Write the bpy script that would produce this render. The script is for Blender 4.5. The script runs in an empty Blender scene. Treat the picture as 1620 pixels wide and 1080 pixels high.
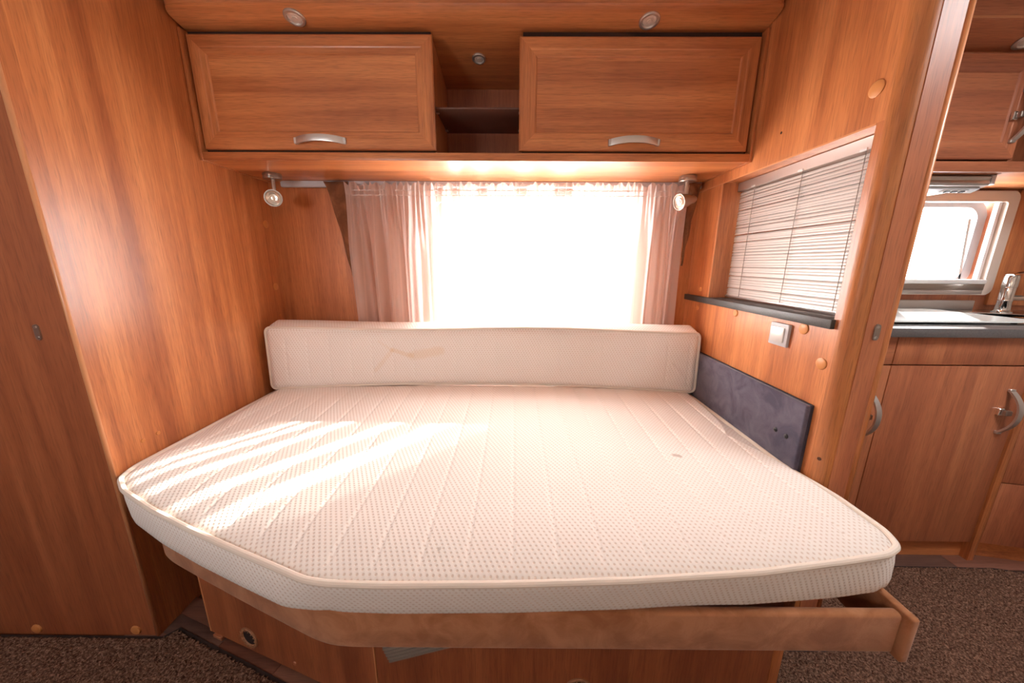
import bpy, bmesh, math, random
from mathutils import Vector, Matrix, noise
random.seed(7)
scene = bpy.context.scene
COL = scene.collection
R = math.radians

# ------------------------------------------------------------------ camera
cam_data = bpy.data.cameras.new('camera')
cam_data.sensor_width = 36.0
cam_data.lens = 541.0 / 1620.0 * 36.0
cam_data.clip_start = 0.02
cam = bpy.data.objects.new('camera', cam_data)
COL.objects.link(cam)
cam.matrix_world = (Matrix.Translation((0, 0, 1.185)) @ Matrix.Rotation(R(0.4), 4, 'Z')
                    @ Matrix.Rotation(R(90 - 12.8), 4, 'X') @ Matrix.Rotation(R(0.34), 4, 'Z'))
scene.camera = cam

# ------------------------------------------------------------------ sky, sun, exposure
scene.view_settings.view_transform = 'Standard'
scene.view_settings.look = 'None'
scene.view_settings.gamma = 1.0
scene.view_settings.exposure = 0.10
scene.view_settings.use_curve_mapping = False
world = bpy.data.worlds.new('bright_sky')
scene.world = world
world.use_nodes = True
bg = world.node_tree.nodes['Background']
bg.inputs[0].default_value = (1.0, 0.98, 0.97, 1)
bg.inputs[1].default_value = 25.0
sun_data = bpy.data.lights.new('sun', 'SUN')
sun_data.energy = 16.0
sun_data.angle = R(0.6)
sun_data.color = (1.0, 0.95, 0.88)
sun = bpy.data.objects.new('sun', sun_data)
COL.objects.link(sun)
sun.location = (4, 5, 5)
sun.rotation_euler = Vector((-0.93, -1, -0.75)).to_track_quat('-Z', 'Y').to_euler()


def portal(name, loc, direction, sx, sy):
    d = bpy.data.lights.new(name, 'AREA')
    d.shape = 'RECTANGLE'
    d.size, d.size_y = sx, sy
    d.cycles.is_portal = True
    o = bpy.data.objects.new(name, d)
    COL.objects.link(o)
    o.location = loc
    o.rotation_euler = Vector(direction).to_track_quat('-Z', 'Y').to_euler()


BW = (-0.38, 0.57, 0.84, 1.480)        # bed window hole  x0 x1 z0 z1
KW = (1.86, 2.26, 1.075, 1.50)         # kitchen window hole, narrowed to keep a sun patch off the mattress
FW = (-1.55, -0.95, 1.10, 1.45)          # unseen window added behind the camera to light the dark panel and doors
RW = (1.30, 1.85, 0.15, 0.70)         # unseen roof light added to brighten the kitchen  x0 x1 y0 y1
YB, YF, CEIL = 1.72, -0.55, 2.05
portal('daylight_bed_window', ((BW[0] + BW[1]) / 2, YB + 0.10, (BW[2] + BW[3]) / 2), (0, -1, 0), BW[1] - BW[0], BW[3] - BW[2])
portal('daylight_kitchen_window', ((KW[0] + KW[1]) / 2, YB + 0.10, (KW[2] + KW[3]) / 2), (0, -1, 0), KW[1] - KW[0], KW[3] - KW[2])
portal('daylight_fill_window', ((FW[0] + FW[1]) / 2, YF - 0.06, (FW[2] + FW[3]) / 2), (0, 1, 0), FW[1] - FW[0], FW[3] - FW[2])
portal('daylight_fill_roof', ((RW[0] + RW[1]) / 2, (RW[2] + RW[3]) / 2, CEIL + 0.08), (0, 0, -1), RW[1] - RW[0], RW[3] - RW[2])
scene.cycles.max_bounces = 10
scene.cycles.diffuse_bounces = 6
scene.cycles.glossy_bounces = 4
scene.cycles.transparent_max_bounces = 16
scene.cycles.sample_clamp_indirect = 8.0


# ------------------------------------------------------------------ node helpers
class NT:
    def __init__(self, name):
        self.m = bpy.data.materials.new(name)
        self.m.use_nodes = True
        self.t = self.m.node_tree
        self.b = self.t.nodes['Principled BSDF']
        self.out = self.t.nodes['Material Output']

    def n(self, typ, **kw):
        nd = self.t.nodes.new(typ)
        for k, v in kw.items():
            setattr(nd, k, v)
        return nd

    def l(self, a, b):
        self.t.links.new(a, b)

    def put(self, sock, v):
        if isinstance(v, bpy.types.NodeSocket):
            self.l(v, sock)
        else:
            sock.default_value = v

    def math(self, op, a, b=0.0, c=0.0):
        nd = self.n('ShaderNodeMath', operation=op)
        for i, v in enumerate((a, b, c)):
            self.put(nd.inputs[i], v)
        return nd.outputs[0]

    def mix(self, f, a, b):
        nd = self.n('ShaderNodeMix', data_type='RGBA')
        self.put(nd.inputs[0], f)
        self.put(nd.inputs[6], a if isinstance(a, bpy.types.NodeSocket) else (*a, 1))
        self.put(nd.inputs[7], b if isinstance(b, bpy.types.NodeSocket) else (*b, 1))
        return nd.outputs[2]

    def noise(self, vec, scale, detail=2.0, rough=0.5, dist=0.0):
        nd = self.n('ShaderNodeTexNoise')
        self.l(vec, nd.inputs['Vector'])
        nd.inputs['Scale'].default_value = scale
        nd.inputs['Detail'].default_value = detail
        nd.inputs['Roughness'].default_value = rough
        nd.inputs['Distortion'].default_value = dist
        return nd.outputs[0]

    def obj(self):
        return self.n('ShaderNodeTexCoord').outputs['Object']

    def ramp(self, f, stops, interp='LINEAR'):
        nd = self.n('ShaderNodeValToRGB')
        self.l(f, nd.inputs[0])
        cr = nd.color_ramp
        cr.interpolation = interp
        while len(cr.elements) < len(stops):
            cr.elements.new(0.5)
        for e, (p, c) in zip(cr.elements, stops):
            e.position = p
            e.color = (*c, 1) if len(c) == 3 else c
        return nd.outputs[0]

    def bump(self, h, strength, dist):
        nd = self.n('ShaderNodeBump')
        nd.inputs['Strength'].default_value = strength
        nd.inputs['Distance'].default_value = dist
        self.l(h, nd.inputs['Height'])
        self.l(nd.outputs[0], self.b.inputs['Normal'])

    def xyz(self, vec):
        s = self.n('ShaderNodeSeparateXYZ')
        self.l(vec, s.inputs[0])
        return s.outputs


def plain(name, col, rough=0.5, metal=0.0, spec=0.5, **kw):
    t = NT(name)
    t.b.inputs['Base Color'].default_value = (*col, 1)
    t.b.inputs['Roughness'].default_value = rough
    t.b.inputs['Metallic'].default_value = metal
    t.b.inputs['Specular IOR Level'].default_value = spec
    for k, v in kw.items():
        t.b.inputs[k].default_value = v
    return t.m


def wood(name, axis, dark, mid, light, rough=0.33, spec=0.6):
    """pear-wood laminate with the grain running along the given axis"""
    t = NT(name)
    o = t.obj()
    rnd = t.n('ShaderNodeObjectInfo').outputs['Random']
    off = t.n('ShaderNodeCombineXYZ')
    for i, k in enumerate((3.7, 5.1, 2.9)):
        t.l(t.math('MULTIPLY', rnd, k), off.inputs[i])
    add = t.n('ShaderNodeVectorMath', operation='ADD')
    t.l(o, add.inputs[0])
    t.l(off.outputs[0], add.inputs[1])

    def stretched(f):
        mp = t.n('ShaderNodeMapping')
        t.l(add.outputs[0], mp.inputs['Vector'])
        s = [1.0, 1.0, 1.0]
        s['xyz'.index(axis)] = f
        mp.inputs['Scale'].default_value = s
        return mp.outputs[0]
    bands = t.noise(stretched(0.045), 15, 1, 0.4, 0.15)
    cath = t.noise(stretched(0.10), 22, 3, 0.5, 0.9)
    fine = t.noise(stretched(0.012), 170, 3, 0.6, 0.0)
    pore = t.noise(stretched(0.05), 420, 1, 0.5, 0.0)
    fig = t.noise(stretched(0.055), 55, 4, 0.55, 0.5)
    sep = t.xyz(add.outputs[0])
    a_, b_ = [sep[i] for i in range(3) if i != 'xyz'.index(axis)]
    wob = t.math('MULTIPLY', bands, 0.6)
    cell = t.math('FLOOR', t.math('ADD', t.math('DIVIDE', t.math('ADD', a_, b_), 0.083), wob))
    wn = t.n('ShaderNodeTexWhiteNoise', noise_dimensions='1D')
    t.l(cell, wn.inputs['W'])
    v = t.math('MULTIPLY_ADD', bands, 0.55, t.math('MULTIPLY_ADD', cath, 0.34, t.math('MULTIPLY', fine, 0.30)))
    v = t.math('ADD', v, t.math('MULTIPLY_ADD', wn.outputs[0], 0.15, t.math('MULTIPLY', fig, 0.34)))
    v = t.math('SUBTRACT', v, 0.34)
    col = t.ramp(v, [(0.28, dark), (0.50, mid), (0.72, light)])
    dk = t.ramp(pore, [(0.32, (0.60, 0.60, 0.60)), (0.50, (1, 1, 1))])
    mul = t.n('ShaderNodeMix', data_type='RGBA', blend_type='MULTIPLY')
    mul.inputs[0].default_value = 0.55
    t.l(col, mul.inputs[6])
    t.l(dk, mul.inputs[7])
    t.l(mul.outputs[2], t.b.inputs['Base Color'])
    t.b.inputs['Roughness'].default_value = rough
    t.b.inputs['Specular IOR Level'].default_value = spec
    t.bump(fine, 0.06, 0.002)
    return t.m


WD, WM, WL = (0.36, 0.106, 0.036), (0.53, 0.183, 0.062), (0.69, 0.275, 0.104)
wood_x = wood('pear_wood_x', 'x', WD, WM, WL)
wood_y = wood('pear_wood_y', 'y', WD, WM, WL)
wood_z = wood('pear_wood_z', 'z', WD, WM, WL)
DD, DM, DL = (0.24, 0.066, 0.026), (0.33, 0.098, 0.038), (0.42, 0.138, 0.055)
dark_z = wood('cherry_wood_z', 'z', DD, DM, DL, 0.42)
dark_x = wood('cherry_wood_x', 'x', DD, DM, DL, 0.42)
rose_z = wood('rose_pear_wood_z', 'z', (0.32, 0.098, 0.048), (0.44, 0.147, 0.068), (0.56, 0.21, 0.095), 0.38)
rose_x = wood('rose_pear_wood_x', 'x', (0.32, 0.098, 0.048), (0.44, 0.147, 0.068), (0.56, 0.21, 0.095), 0.38)
post_z = wood('post_wood_z', 'z', (0.37, 0.122, 0.036), (0.50, 0.175, 0.052), (0.61, 0.24, 0.08), 0.38)
edge_band = plain('edge_banding', (0.62, 0.27, 0.12), 0.35)
cap_mat = plain('cover_cap_plastic', (0.60, 0.24, 0.075), 0.45)
steel = plain('brushed_steel', (0.62, 0.60, 0.58), 0.30, 1.0)
satin = plain('satin_nickel', (0.66, 0.62, 0.59), 0.38, 0.85)
nickel = plain('dark_nickel', (0.42, 0.37, 0.33), 0.30, 0.9)
chrome = plain('chrome', (0.86, 0.87, 0.88), 0.07, 1.0)
black_pl = plain('black_plastic', (0.015, 0.015, 0.017), 0.35)
grey_pl = plain('grey_plastic', (0.50, 0.50, 0.52), 0.45)
white_pl = plain('white_plastic', (0.80, 0.79, 0.78), 0.35)
cream_pl = plain('cream_plastic', (0.72, 0.62, 0.54), 0.40)
ceil_mat = plain('ceiling_board', (0.66, 0.62, 0.57), 0.7)
cream_wall = plain('cream_wall_board', (0.62, 0.50, 0.40), 0.6)
shade_dark = plain('painted_shade', (0.03, 0.012, 0.008), 0.9)  # near-black colour standing in for shade in gaps and holes
vent_mat = plain('vent_plastic', (0.36, 0.17, 0.085), 0.5)
clip_mat = plain('copper_clip', (0.50, 0.20, 0.10), 0.4, 0.3)
piping_mat = plain('piping_cord', (0.78, 0.69, 0.60), 0.8)


def glass(name, tint=(1, 1, 1), gloss=0.06, rough=0.02):
    t = NT(name)
    tr = t.n('ShaderNodeBsdfTransparent')
    tr.inputs[0].default_value = (*tint, 1)
    gl = t.n('ShaderNodeBsdfGlossy')
    gl.inputs['Roughness'].default_value = rough
    mx = t.n('ShaderNodeMixShader')
    mx.inputs[0].default_value = gloss
    t.l(tr.outputs[0], mx.inputs[1])
    t.l(gl.outputs[0], mx.inputs[2])
    t.l(mx.outputs[0], t.out.inputs[0])
    return t.m


pane_mat = glass('window_pane_acrylic', (0.97, 0.98, 0.99), 0.04)
lid_mat = plain('frosted_lid_glass', (0.70, 0.73, 0.70), 0.16, 0.0, 0.9)


def shelf_glass():
    t = NT('frosted_brown_glass')
    tr = t.n('ShaderNodeBsdfTransparent')
    tr.inputs[0].default_value = (0.55, 0.40, 0.34, 1)
    mx = t.n('ShaderNodeMixShader')
    mx.inputs[0].default_value = 0.72
    t.b.inputs['Base Color'].default_value = (0.22, 0.105, 0.075, 1)
    t.b.inputs['Roughness'].default_value = 0.45
    t.l(tr.outputs[0], mx.inputs[1])
    t.l(t.b.outputs[0], mx.inputs[2])
    t.l(mx.outputs[0], t.out.inputs[0])
    return t.m


shelf_mat = shelf_glass()


def knit(name, stains):
    """cream knitted ticking with staggered dimples; stains are (x0,z0,x1,z1,width) in the x-z plane or spots on top"""
    t = NT(name)
    o = t.obj()
    x, y, z = t.xyz(o)
    nz = t.math('ABSOLUTE', t.xyz(t.n('ShaderNodeNewGeometry').outputs['True Normal'])[2])
    top = t.math('GREATER_THAN', nz, 0.6)
    ny = t.math('ABSOLUTE', t.xyz(t.n('ShaderNodeNewGeometry').outputs['True Normal'])[1])
    side = t.math('MULTIPLY', t.math('LESS_THAN', ny, 0.35), t.math('SUBTRACT', 1.0, top))
    u = t.math('ADD', x, t.math('MULTIPLY', side, y))
    v = t.math('ADD', t.math('MULTIPLY', top, y), t.math('MULTIPLY', t.math('SUBTRACT', 1.0, top), z))
    row = t.math('DIVIDE', v, 0.0088)
    rowi = t.math('FLOOR', row)
    uu = t.math('MULTIPLY_ADD', rowi, 0.37, t.math('DIVIDE', u, 0.0125))
    fu = t.math('SUBTRACT', t.math('FRACT', uu), 0.5)
    fv = t.math('SUBTRACT', t.math('FRACT', row), 0.5)
    d = t.math('SQRT', t.math('ADD', t.math('POWER', fu, 2.0), t.math('POWER', t.math('MULTIPLY', fv, 0.75), 2.0)))
    mr = t.n('ShaderNodeMapRange', interpolation_type='SMOOTHSTEP')
    t.l(d, mr.inputs[0])
    mr.inputs[1].default_value, mr.inputs[2].default_value = 0.10, 0.30
    flat = mr.outputs[0]
    base = t.mix(flat, (0.73, 0.62, 0.54), (0.89, 0.845, 0.80))
    cloud = t.noise(o, 5, 2)
    base = t.mix(t.math('MULTIPLY', cloud, 0.16), base, (0.78, 0.69, 0.62))
    wob = t.math('MULTIPLY', t.math('SUBTRACT', t.noise(o, 28, 3, 0.6), 0.5), 0.020)
    for (ax, az, bx, bz, wd, col, amt, plane) in stains:
        s2 = z if plane == 'z' else y
        L2 = (bx - ax) ** 2 + (bz - az) ** 2
        px, pz = t.math('SUBTRACT', x, ax), t.math('SUBTRACT', t.math('ADD', s2, wob), az)
        h = t.math('DIVIDE', t.math('ADD', t.math('MULTIPLY', px, bx - ax), t.math('MULTIPLY', pz, bz - az)), L2)
        h = t.math('MINIMUM', t.math('MAXIMUM', h, 0.0), 1.0)
        dx = t.math('SUBTRACT', px, t.math('MULTIPLY', h, bx - ax))
        dz = t.math('SUBTRACT', pz, t.math('MULTIPLY', h, bz - az))
        dd = t.math('SQRT', t.math('ADD', t.math('POWER', dx, 2.0), t.math('POWER', dz, 2.0)))
        m2 = t.n('ShaderNodeMapRange', interpolation_type='SMOOTHSTEP')
        t.l(dd, m2.inputs[0])
        m2.inputs[1].default_value, m2.inputs[2].default_value = wd * 0.3, wd
        m2.inputs[3].default_value, m2.inputs[4].default_value = amt, 0.0
        base = t.mix(m2.outputs[0], base, col)
    t.l(base, t.b.inputs['Base Color'])
    t.b.inputs['Roughness'].default_value = 0.85
    t.b.inputs['Specular IOR Level'].default_value = 0.15
    t.b.inputs['Sheen Weight'].default_value = 0.12
    ridge = t.math('MULTIPLY', t.math('COSINE', t.math('MULTIPLY', t.math('MULTIPLY_ADD', row, 0.37, t.math('DIVIDE', u, 0.0125)), 6.28318)), 0.20)
    t.bump(t.math('ADD', flat, ridge), 0.40, 0.0016)
    return t.m


def suede(name, a, b, c, sheen):
    t = NT(name)
    o = t.obj()
    n1 = t.noise(o, 13, 4, 0.6, 0.7)
    n2 = t.noise(o, 300, 2)
    col = t.ramp(n1, [(0.36, a), (0.5, b), (0.62, c)])
    t.l(t.mix(t.math('MULTIPLY', n2, 0.25), col, a), t.b.inputs['Base Color'])
    t.b.inputs['Roughness'].default_value = 0.9
    t.b.inputs['Specular IOR Level'].default_value = 0.2
    t.b.inputs['Sheen Weight'].default_value = sheen
    t.bump(n2, 0.2, 0.001)
    return t.m


suede_brown = suede('brown_suede', (0.32, 0.122, 0.050), (0.41, 0.172, 0.076), (0.49, 0.222, 0.108), 0.25)
suede_navy = suede('blue_grey_suede', (0.060, 0.052, 0.085), (0.100, 0.090, 0.130), (0.135, 0.122, 0.165), 0.35)
suede_black = plain('dark_piping', (0.03, 0.025, 0.04), 0.8)


def carpet_mat():
    t = NT('brown_carpet_pile')
    o = t.obj()
    n1 = t.noise(o, 190, 3, 0.7)
    n2 = t.noise(o, 4, 2)
    col = t.ramp(n1, [(0.36, (0.055, 0.025, 0.016)), (0.50, (0.17, 0.088, 0.058)), (0.66, (0.38, 0.225, 0.155))])
    t.l(t.mix(t.math('MULTIPLY', n2, 0.3), col, (0.09, 0.045, 0.03)), t.b.inputs['Base Color'])
    t.b.inputs['Roughness'].default_value = 1.0
    t.b.inputs['Specular IOR Level'].default_value = 0.1
    t.bump(n1, 0.8, 0.004)
    return t.m


def granite(name, a, b, rough):
    t = NT(name)
    o = t.obj()
    n1 = t.noise(o, 260, 2, 0.6)
    t.l(t.mix(n1, a, b), t.b.inputs['Base Color'])
    t.b.inputs['Roughness'].default_value = rough
    return t.m


sill_mat = granite('dark_slate_laminate', (0.020, 0.020, 0.020), (0.075, 0.072, 0.068), 0.42)
worktop_mat = granite('grey_slate_laminate', (0.07, 0.066, 0.066), (0.19, 0.18, 0.18), 0.30)


def sheer_mat():
    """striped sheer voile: vertical stripes of differing opacity, the open ones placed to cast the sun streaks"""
    t = NT('sheer_striped_voile')
    o = t.obj()
    x, y, z = t.xyz(o)
    f = t.math('DIVIDE', t.math('ADD', x, 0.80), 1.60)
    P = lambda v: (v + 0.80) / 1.60
    hi, op = (0.85,) * 3, (0.14,) * 3
    stops = [(0.0, hi)]
    for c, w in ((-0.345, 0.016), (-0.270, 0.020), (-0.150, 0.026), (0.030, 0.030), (0.215, 0.046)):  # open stripes set to shape the sun streaks on the mattress
        stops += [(P(c - w - 0.007), hi), (P(c - w + 0.007), op), (P(c + w - 0.007), op), (P(c + w + 0.007), hi)]
    fac = t.ramp(f, stops)
    thread = t.n('ShaderNodeTexWave')
    thread.wave_type = 'BANDS'
    thread.bands_direction = 'X'
    t.l(o, thread.inputs['Vector'])
    thread.inputs['Scale'].default_value = 9.0
    thread.inputs['Distortion'].default_value = 0.0
    line = t.ramp(thread.outputs[1], [(0.92, (0, 0, 0)), (0.97, (1, 1, 1))])
    fac2 = t.math('ADD', fac, t.math('MULTIPLY', line, 0.12))
    # extra opacity in the header band under the ruffle
    head = t.math('GREATER_THAN', z, 1.485)
    fac2 = t.math('MINIMUM', t.math('ADD', fac2, t.math('MULTIPLY', head, 0.12)), 0.96)
    tr = t.n('ShaderNodeBsdfTransparent')
    tr.inputs[0].default_value = (1, 0.97, 0.94, 1)
    df = t.n('ShaderNodeBsdfDiffuse')
    df.inputs[0].default_value = (0.80, 0.66, 0.60, 1)
    tl = t.n('ShaderNodeBsdfTranslucent')
    tl.inputs[0].default_value = (0.90, 0.80, 0.74, 1)
    m1 = t.n('ShaderNodeMixShader')
    m1.inputs[0].default_value = 0.6
    t.l(df.outputs[0], m1.inputs[1])
    t.l(tl.outputs[0], m1.inputs[2])
    m2 = t.n('ShaderNodeMixShader')
    t.l(fac2, m2.inputs[0])
    t.l(tr.outputs[0], m2.inputs[1])
    t.l(m1.outputs[0], m2.inputs[2])
    t.l(m2.outputs[0], t.out.inputs[0])
    return t.m


def lamp_glass():
    t = NT('lamp_lens')
    t.b.inputs['Base Color'].default_value = (0.86, 0.78, 0.70, 1)
    t.b.inputs['Roughness'].default_value = 0.15
    t.b.inputs['Metallic'].default_value = 0.4
    return t.m


lens_mat = lamp_glass()
slat_mat = plain('aluminium_slat', (0.72, 0.68, 0.65), 0.34, 0.15)
cord_mat = plain('blind_cord', (0.34, 0.30, 0.27), 0.8)
brown_fabric = suede('brown_pleated_fabric', (0.16, 0.060, 0.026), (0.225, 0.09, 0.04), (0.28, 0.12, 0.055), 0.1)


# ------------------------------------------------------------------ mesh helpers
def link(name, me, mat, parent=None, smooth=False):
    o = bpy.data.objects.new(name, me)
    COL.objects.link(o)
    if mat:
        me.materials.append(mat)
    if smooth:
        for p in me.polygons:
            p.use_smooth = True
    if parent is not None:
        o.parent = parent
        o.matrix_parent_inverse = world_of(parent).inverted()
    return o


def world_of(o):
    m = o.matrix_basis.copy()
    if o.parent is not None:
        m = world_of(o.parent) @ o.matrix_parent_inverse @ m
    return m


def bm_obj(name, bm, mat, parent=None, smooth=False):
    bmesh.ops.recalc_face_normals(bm, faces=bm.faces)
    me = bpy.data.meshes.new(name)
    bm.to_mesh(me)
    bm.free()
    o = link(name, me, mat, parent, smooth)
    if smooth == 'auto':
        me.set_sharp_from_angle(angle=R(35))
    return o


def add_box(bm, x0, x1, y0, y1, z0, z1, bevel=0.0, seg=2, M=None):
    t = bmesh.new()
    vs = [t.verts.new((x, y, z)) for x in (x0, x1) for y in (y0, y1) for z in (z0, z1)]
    for q in ((0, 1, 3, 2), (4, 6, 7, 5), (0, 4, 5, 1), (2, 3, 7, 6), (0, 2, 6, 4), (1, 5, 7, 3)):
        t.faces.new([vs[i] for i in q])
    if bevel > 0:
        bmesh.ops.bevel(t, geom=t.edges[:], offset=bevel, segments=seg, affect='EDGES', profile=0.5)
    merge(bm, t, M)


def merge(bm, t, M=None):
    mp = {}
    for v in t.verts:
        mp[v] = bm.verts.new(M @ v.co if M is not None else v.co)
    for f in t.faces:
        try:
            bm.faces.new([mp[v] for v in f.verts])
        except ValueError:
            pass
    t.free()


def box(name, mat, x0, x1, y0, y1, z0, z1, parent=None, bevel=0.0, seg=2, M=None):
    bm = bmesh.new()
    add_box(bm, x0, x1, y0, y1, z0, z1, bevel, seg, M)
    return bm_obj(name, bm, mat, parent, 'auto' if bevel else False)


def add_prism(bm, pts, axis, a, b):
    """extrude a polygon (2-D points) along an axis from a to b"""
    def P(p, h):
        return {'x': (h, p[0], p[1]), 'y': (p[0], h, p[1]), 'z': (p[0], p[1], h)}[axis]
    A = [bm.verts.new(P(p, a)) for p in pts]
    B = [bm.verts.new(P(p, b)) for p in pts]
    bm.faces.new(A)
    bm.faces.new(list(reversed(B)))
    n = len(pts)
    for i in range(n):
        bm.faces.new([A[i], A[(i + 1) % n], B[(i + 1) % n], B[i]])


def prism(name, mat, pts, axis, a, b, parent=None, smooth=False):
    bm = bmesh.new()
    add_prism(bm, pts, axis, a, b)
    return bm_obj(name, bm, mat, parent, smooth)


def add_lathe(bm, prof, M, seg=28):
    rings = []
    for r, z in prof:
        if r < 1e-6:
            rings.append([bm.verts.new(M @ Vector((0, 0, z)))])
        else:
            rings.append([bm.verts.new(M @ Vector((r * math.cos(2 * math.pi * k / seg), r * math.sin(2 * math.pi * k / seg), z))) for k in range(seg)])
    for a, b in zip(rings, rings[1:]):
        for k in range(seg):
            k2 = (k + 1) % seg
            if len(a) == 1 and len(b) == 1:
                continue
            if len(a) == 1:
                bm.faces.new([a[0], b[k], b[k2]])
            elif len(b) == 1:
                bm.faces.new([a[k], a[k2], b[0]])
            else:
                bm.faces.new([a[k], a[k2], b[k2], b[k]])


def frame_to(loc, d):
    q = Vector(d).normalized().to_track_quat('Z', 'Y')
    return Matrix.Translation(loc) @ q.to_matrix().to_4x4()


def lathe(name, mat, prof, loc, d, parent=None, seg=28):
    bm = bmesh.new()
    add_lathe(bm, prof, frame_to(loc, d), seg)
    return bm_obj(name, bm, mat, parent, 'auto')


def add_sweep(bm, pts, prof, up=(0, 0, 1), closed=False):
    """sweep a closed 2-D profile (side, up) along pts"""
    pts = [Vector(p) for p in pts]
    n = len(pts)
    up = Vector(up)
    rings = []
    for i, p in enumerate(pts):
        if closed:
            t = pts[(i + 1) % n] - pts[i - 1]
        else:
            t = pts[min(i + 1, n - 1)] - pts[max(i - 1, 0)]
        t.normalize()
        s = t.cross(up)
        if s.length < 1e-4:
            s = t.cross(Vector((1, 0, 0)))
        s.normalize()
        u = s.cross(t).normalized()
        rings.append([bm.verts.new(p + s * a + u * b) for a, b in prof])
    m = len(prof)
    for i in range(n if closed else n - 1):
        A, B = rings[i], rings[(i + 1) % n]
        for k in range(m):
            bm.faces.new([A[k], A[(k + 1) % m], B[(k + 1) % m], B[k]])
    if not closed:
        bm.faces.new(rings[0])
        bm.faces.new(list(reversed(rings[-1])))


def circ(r, n=10, ry=None):
    return [(r * math.cos(2 * math.pi * k / n), (ry or r) * math.sin(2 * math.pi * k / n)) for k in range(n)]


def sweep(name, mat, pts, prof, parent=None, up=(0, 0, 1), closed=False):
    bm = bmesh.new()
    add_sweep(bm, pts, prof, up, closed)
    return bm_obj(name, bm, mat, parent, 'auto')


def thing(name, loc, label, cat, group=None):
    o = bpy.data.objects.new(name, None)
    o.empty_display_size = 0.05
    COL.objects.link(o)
    o.location = loc
    return tag(o, label, cat, group)


def tag(o, label, cat, group=None):
    o['label'] = label
    o['category'] = cat
    if group:
        o['group'] = group
    return o


def struct(o, label=None):
    o['kind'] = 'structure'
    if label:
        o['label'] = label
    return o


def sm(t):
    t = min(max(t, 0.0), 1.0)
    return t * t * (3 - 2 * t)


def wall_with_hole(name, mat, x0, x1, z0, z1, y0, y1, hole):
    hx0, hx1, hz0, hz1 = hole
    bm = bmesh.new()
    for a in ((x0, hx0, z0, z1), (hx1, x1, z0, z1), (hx0, hx1, z0, hz0), (hx0, hx1, hz1, z1)):
        add_box(bm, a[0], a[1], y0, y1, a[2], a[3])
    return bm_obj(name, bm, mat)


# ------------------------------------------------------------------ the shell
XL, XR = -1.145, 0.855
XP = 0.957                                  # kitchen side of the partition
struct(box('floor', plain('floor_board', (0.16, 0.07, 0.04), 0.6), -2.3, 3.1, YF - 0.05, YB + 0.05, -0.06, -0.010), 'floor of the caravan')
bm = bmesh.new()
for a in ((-2.3, RW[0], YF - .05, YB + .05), (RW[1], 3.1, YF - .05, YB + .05), (RW[0], RW[1], YF - .05, RW[2]), (RW[0], RW[1], RW[3], YB + .05)):
    add_box(bm, *a, CEIL, CEIL + 0.05)
struct(bm_obj('ceiling', bm, ceil_mat), 'pale ceiling')
wb = struct(wall_with_hole('wall_back', wood_z, -1.30, XP, -0.03, CEIL, YB, YB + 0.06, BW), 'wood panelled rear wall with the curtained window')
wk = struct(wall_with_hole('wall_kitchen', rose_z, XP, 3.1, -0.03, CEIL, YB, YB + 0.06, KW), 'wood panelled wall behind the kitchen')
wf = struct(wall_with_hole('wall_front', cream_wall, -2.3, 3.1, -0.03, CEIL, YF - 0.05, YF, FW), 'wall behind the viewer')
struct(box('wall_outer_left', dark_z, -2.35, -2.30, YF - 0.05, YB, -0.03, CEIL), 'far left end wall')
struct(box('wall_outer_right', cream_wall, 3.10, 3.15, YF - 0.05, YB + 0.06, -0.03, CEIL), 'far right end wall')
# left bed wall and the dark panel that faces the viewer
wl = struct(prism('wall_left', wood_z, [(XL, 0.868), (XL - 0.018, YB), (XL - 0.036, YB), (XL - 0.016, 0.868)], 'z', -0.03, CEIL), 'light wood panel along the left side of the bed')
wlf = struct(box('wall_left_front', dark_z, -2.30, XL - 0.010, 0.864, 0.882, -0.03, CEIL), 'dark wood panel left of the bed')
bm = bmesh.new()
add_sweep(bm, [(XL - 0.006, 0.8665, 0.0), (XL - 0.006, 0.8665, CEIL)], circ(0.0062, 14), up=(0, 1, 0))
struct(bm_obj('trim_1', bm, edge_band, None, True), 'rounded pale edge strip at the corner of the dark panel')
for (x, z) in ((-1.542, 0.016), (-1.218, 0.016)):
    lathe('cover_cap', cap_mat, [(0, 0.006), (0.010, 0.006), (0.0145, 0.004), (0.016, 0.0), (0.016, -0.001)], (x, 0.864, z + 0.006), (0, -1, 0), wlf)
for (y, z, r) in ((0.954, 0.645, 0.0065), (1.001, 0.646, 0.0065), (1.665, 1.358, 0.017), (1.670, 1.07, 0.017), (1.672, 0.93, 0.006)):
    lathe('cover_cap', cap_mat, [(0, 0.003), (r * .8, 0.003), (r, 0.0015), (r, -0.001)], (XL - 0.018 * (y - 0.868) / 0.852, y, z), (1, 0.021, 0), wl)


def catch_plate(parent, x, y, z):
    bm = bmesh.new()
    w, h = 0.0075, 0.021
    pts = []
    for k in range(25):
        a = math.pi * k / 12
        pts.append((x + w * math.cos(a), z + (h - w if math.sin(a) >= 0 else -(h - w)) + w * math.sin(a)))
    add_prism(bm, pts[:-1], 'y', y - 0.003, y)
    p = bm_obj('catch_plate', bm, nickel, parent)
    for dz in (-0.0135, 0.0135):
        lathe('screw', steel, [(0, 0.0012), (0.003, 0.001), (0.0036, 0.0)], (x, y - 0.003, z + dz), (0, -1, 0), p, 12)


catch_plate(wlf, -1.241, 0.864, 1.004)

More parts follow.
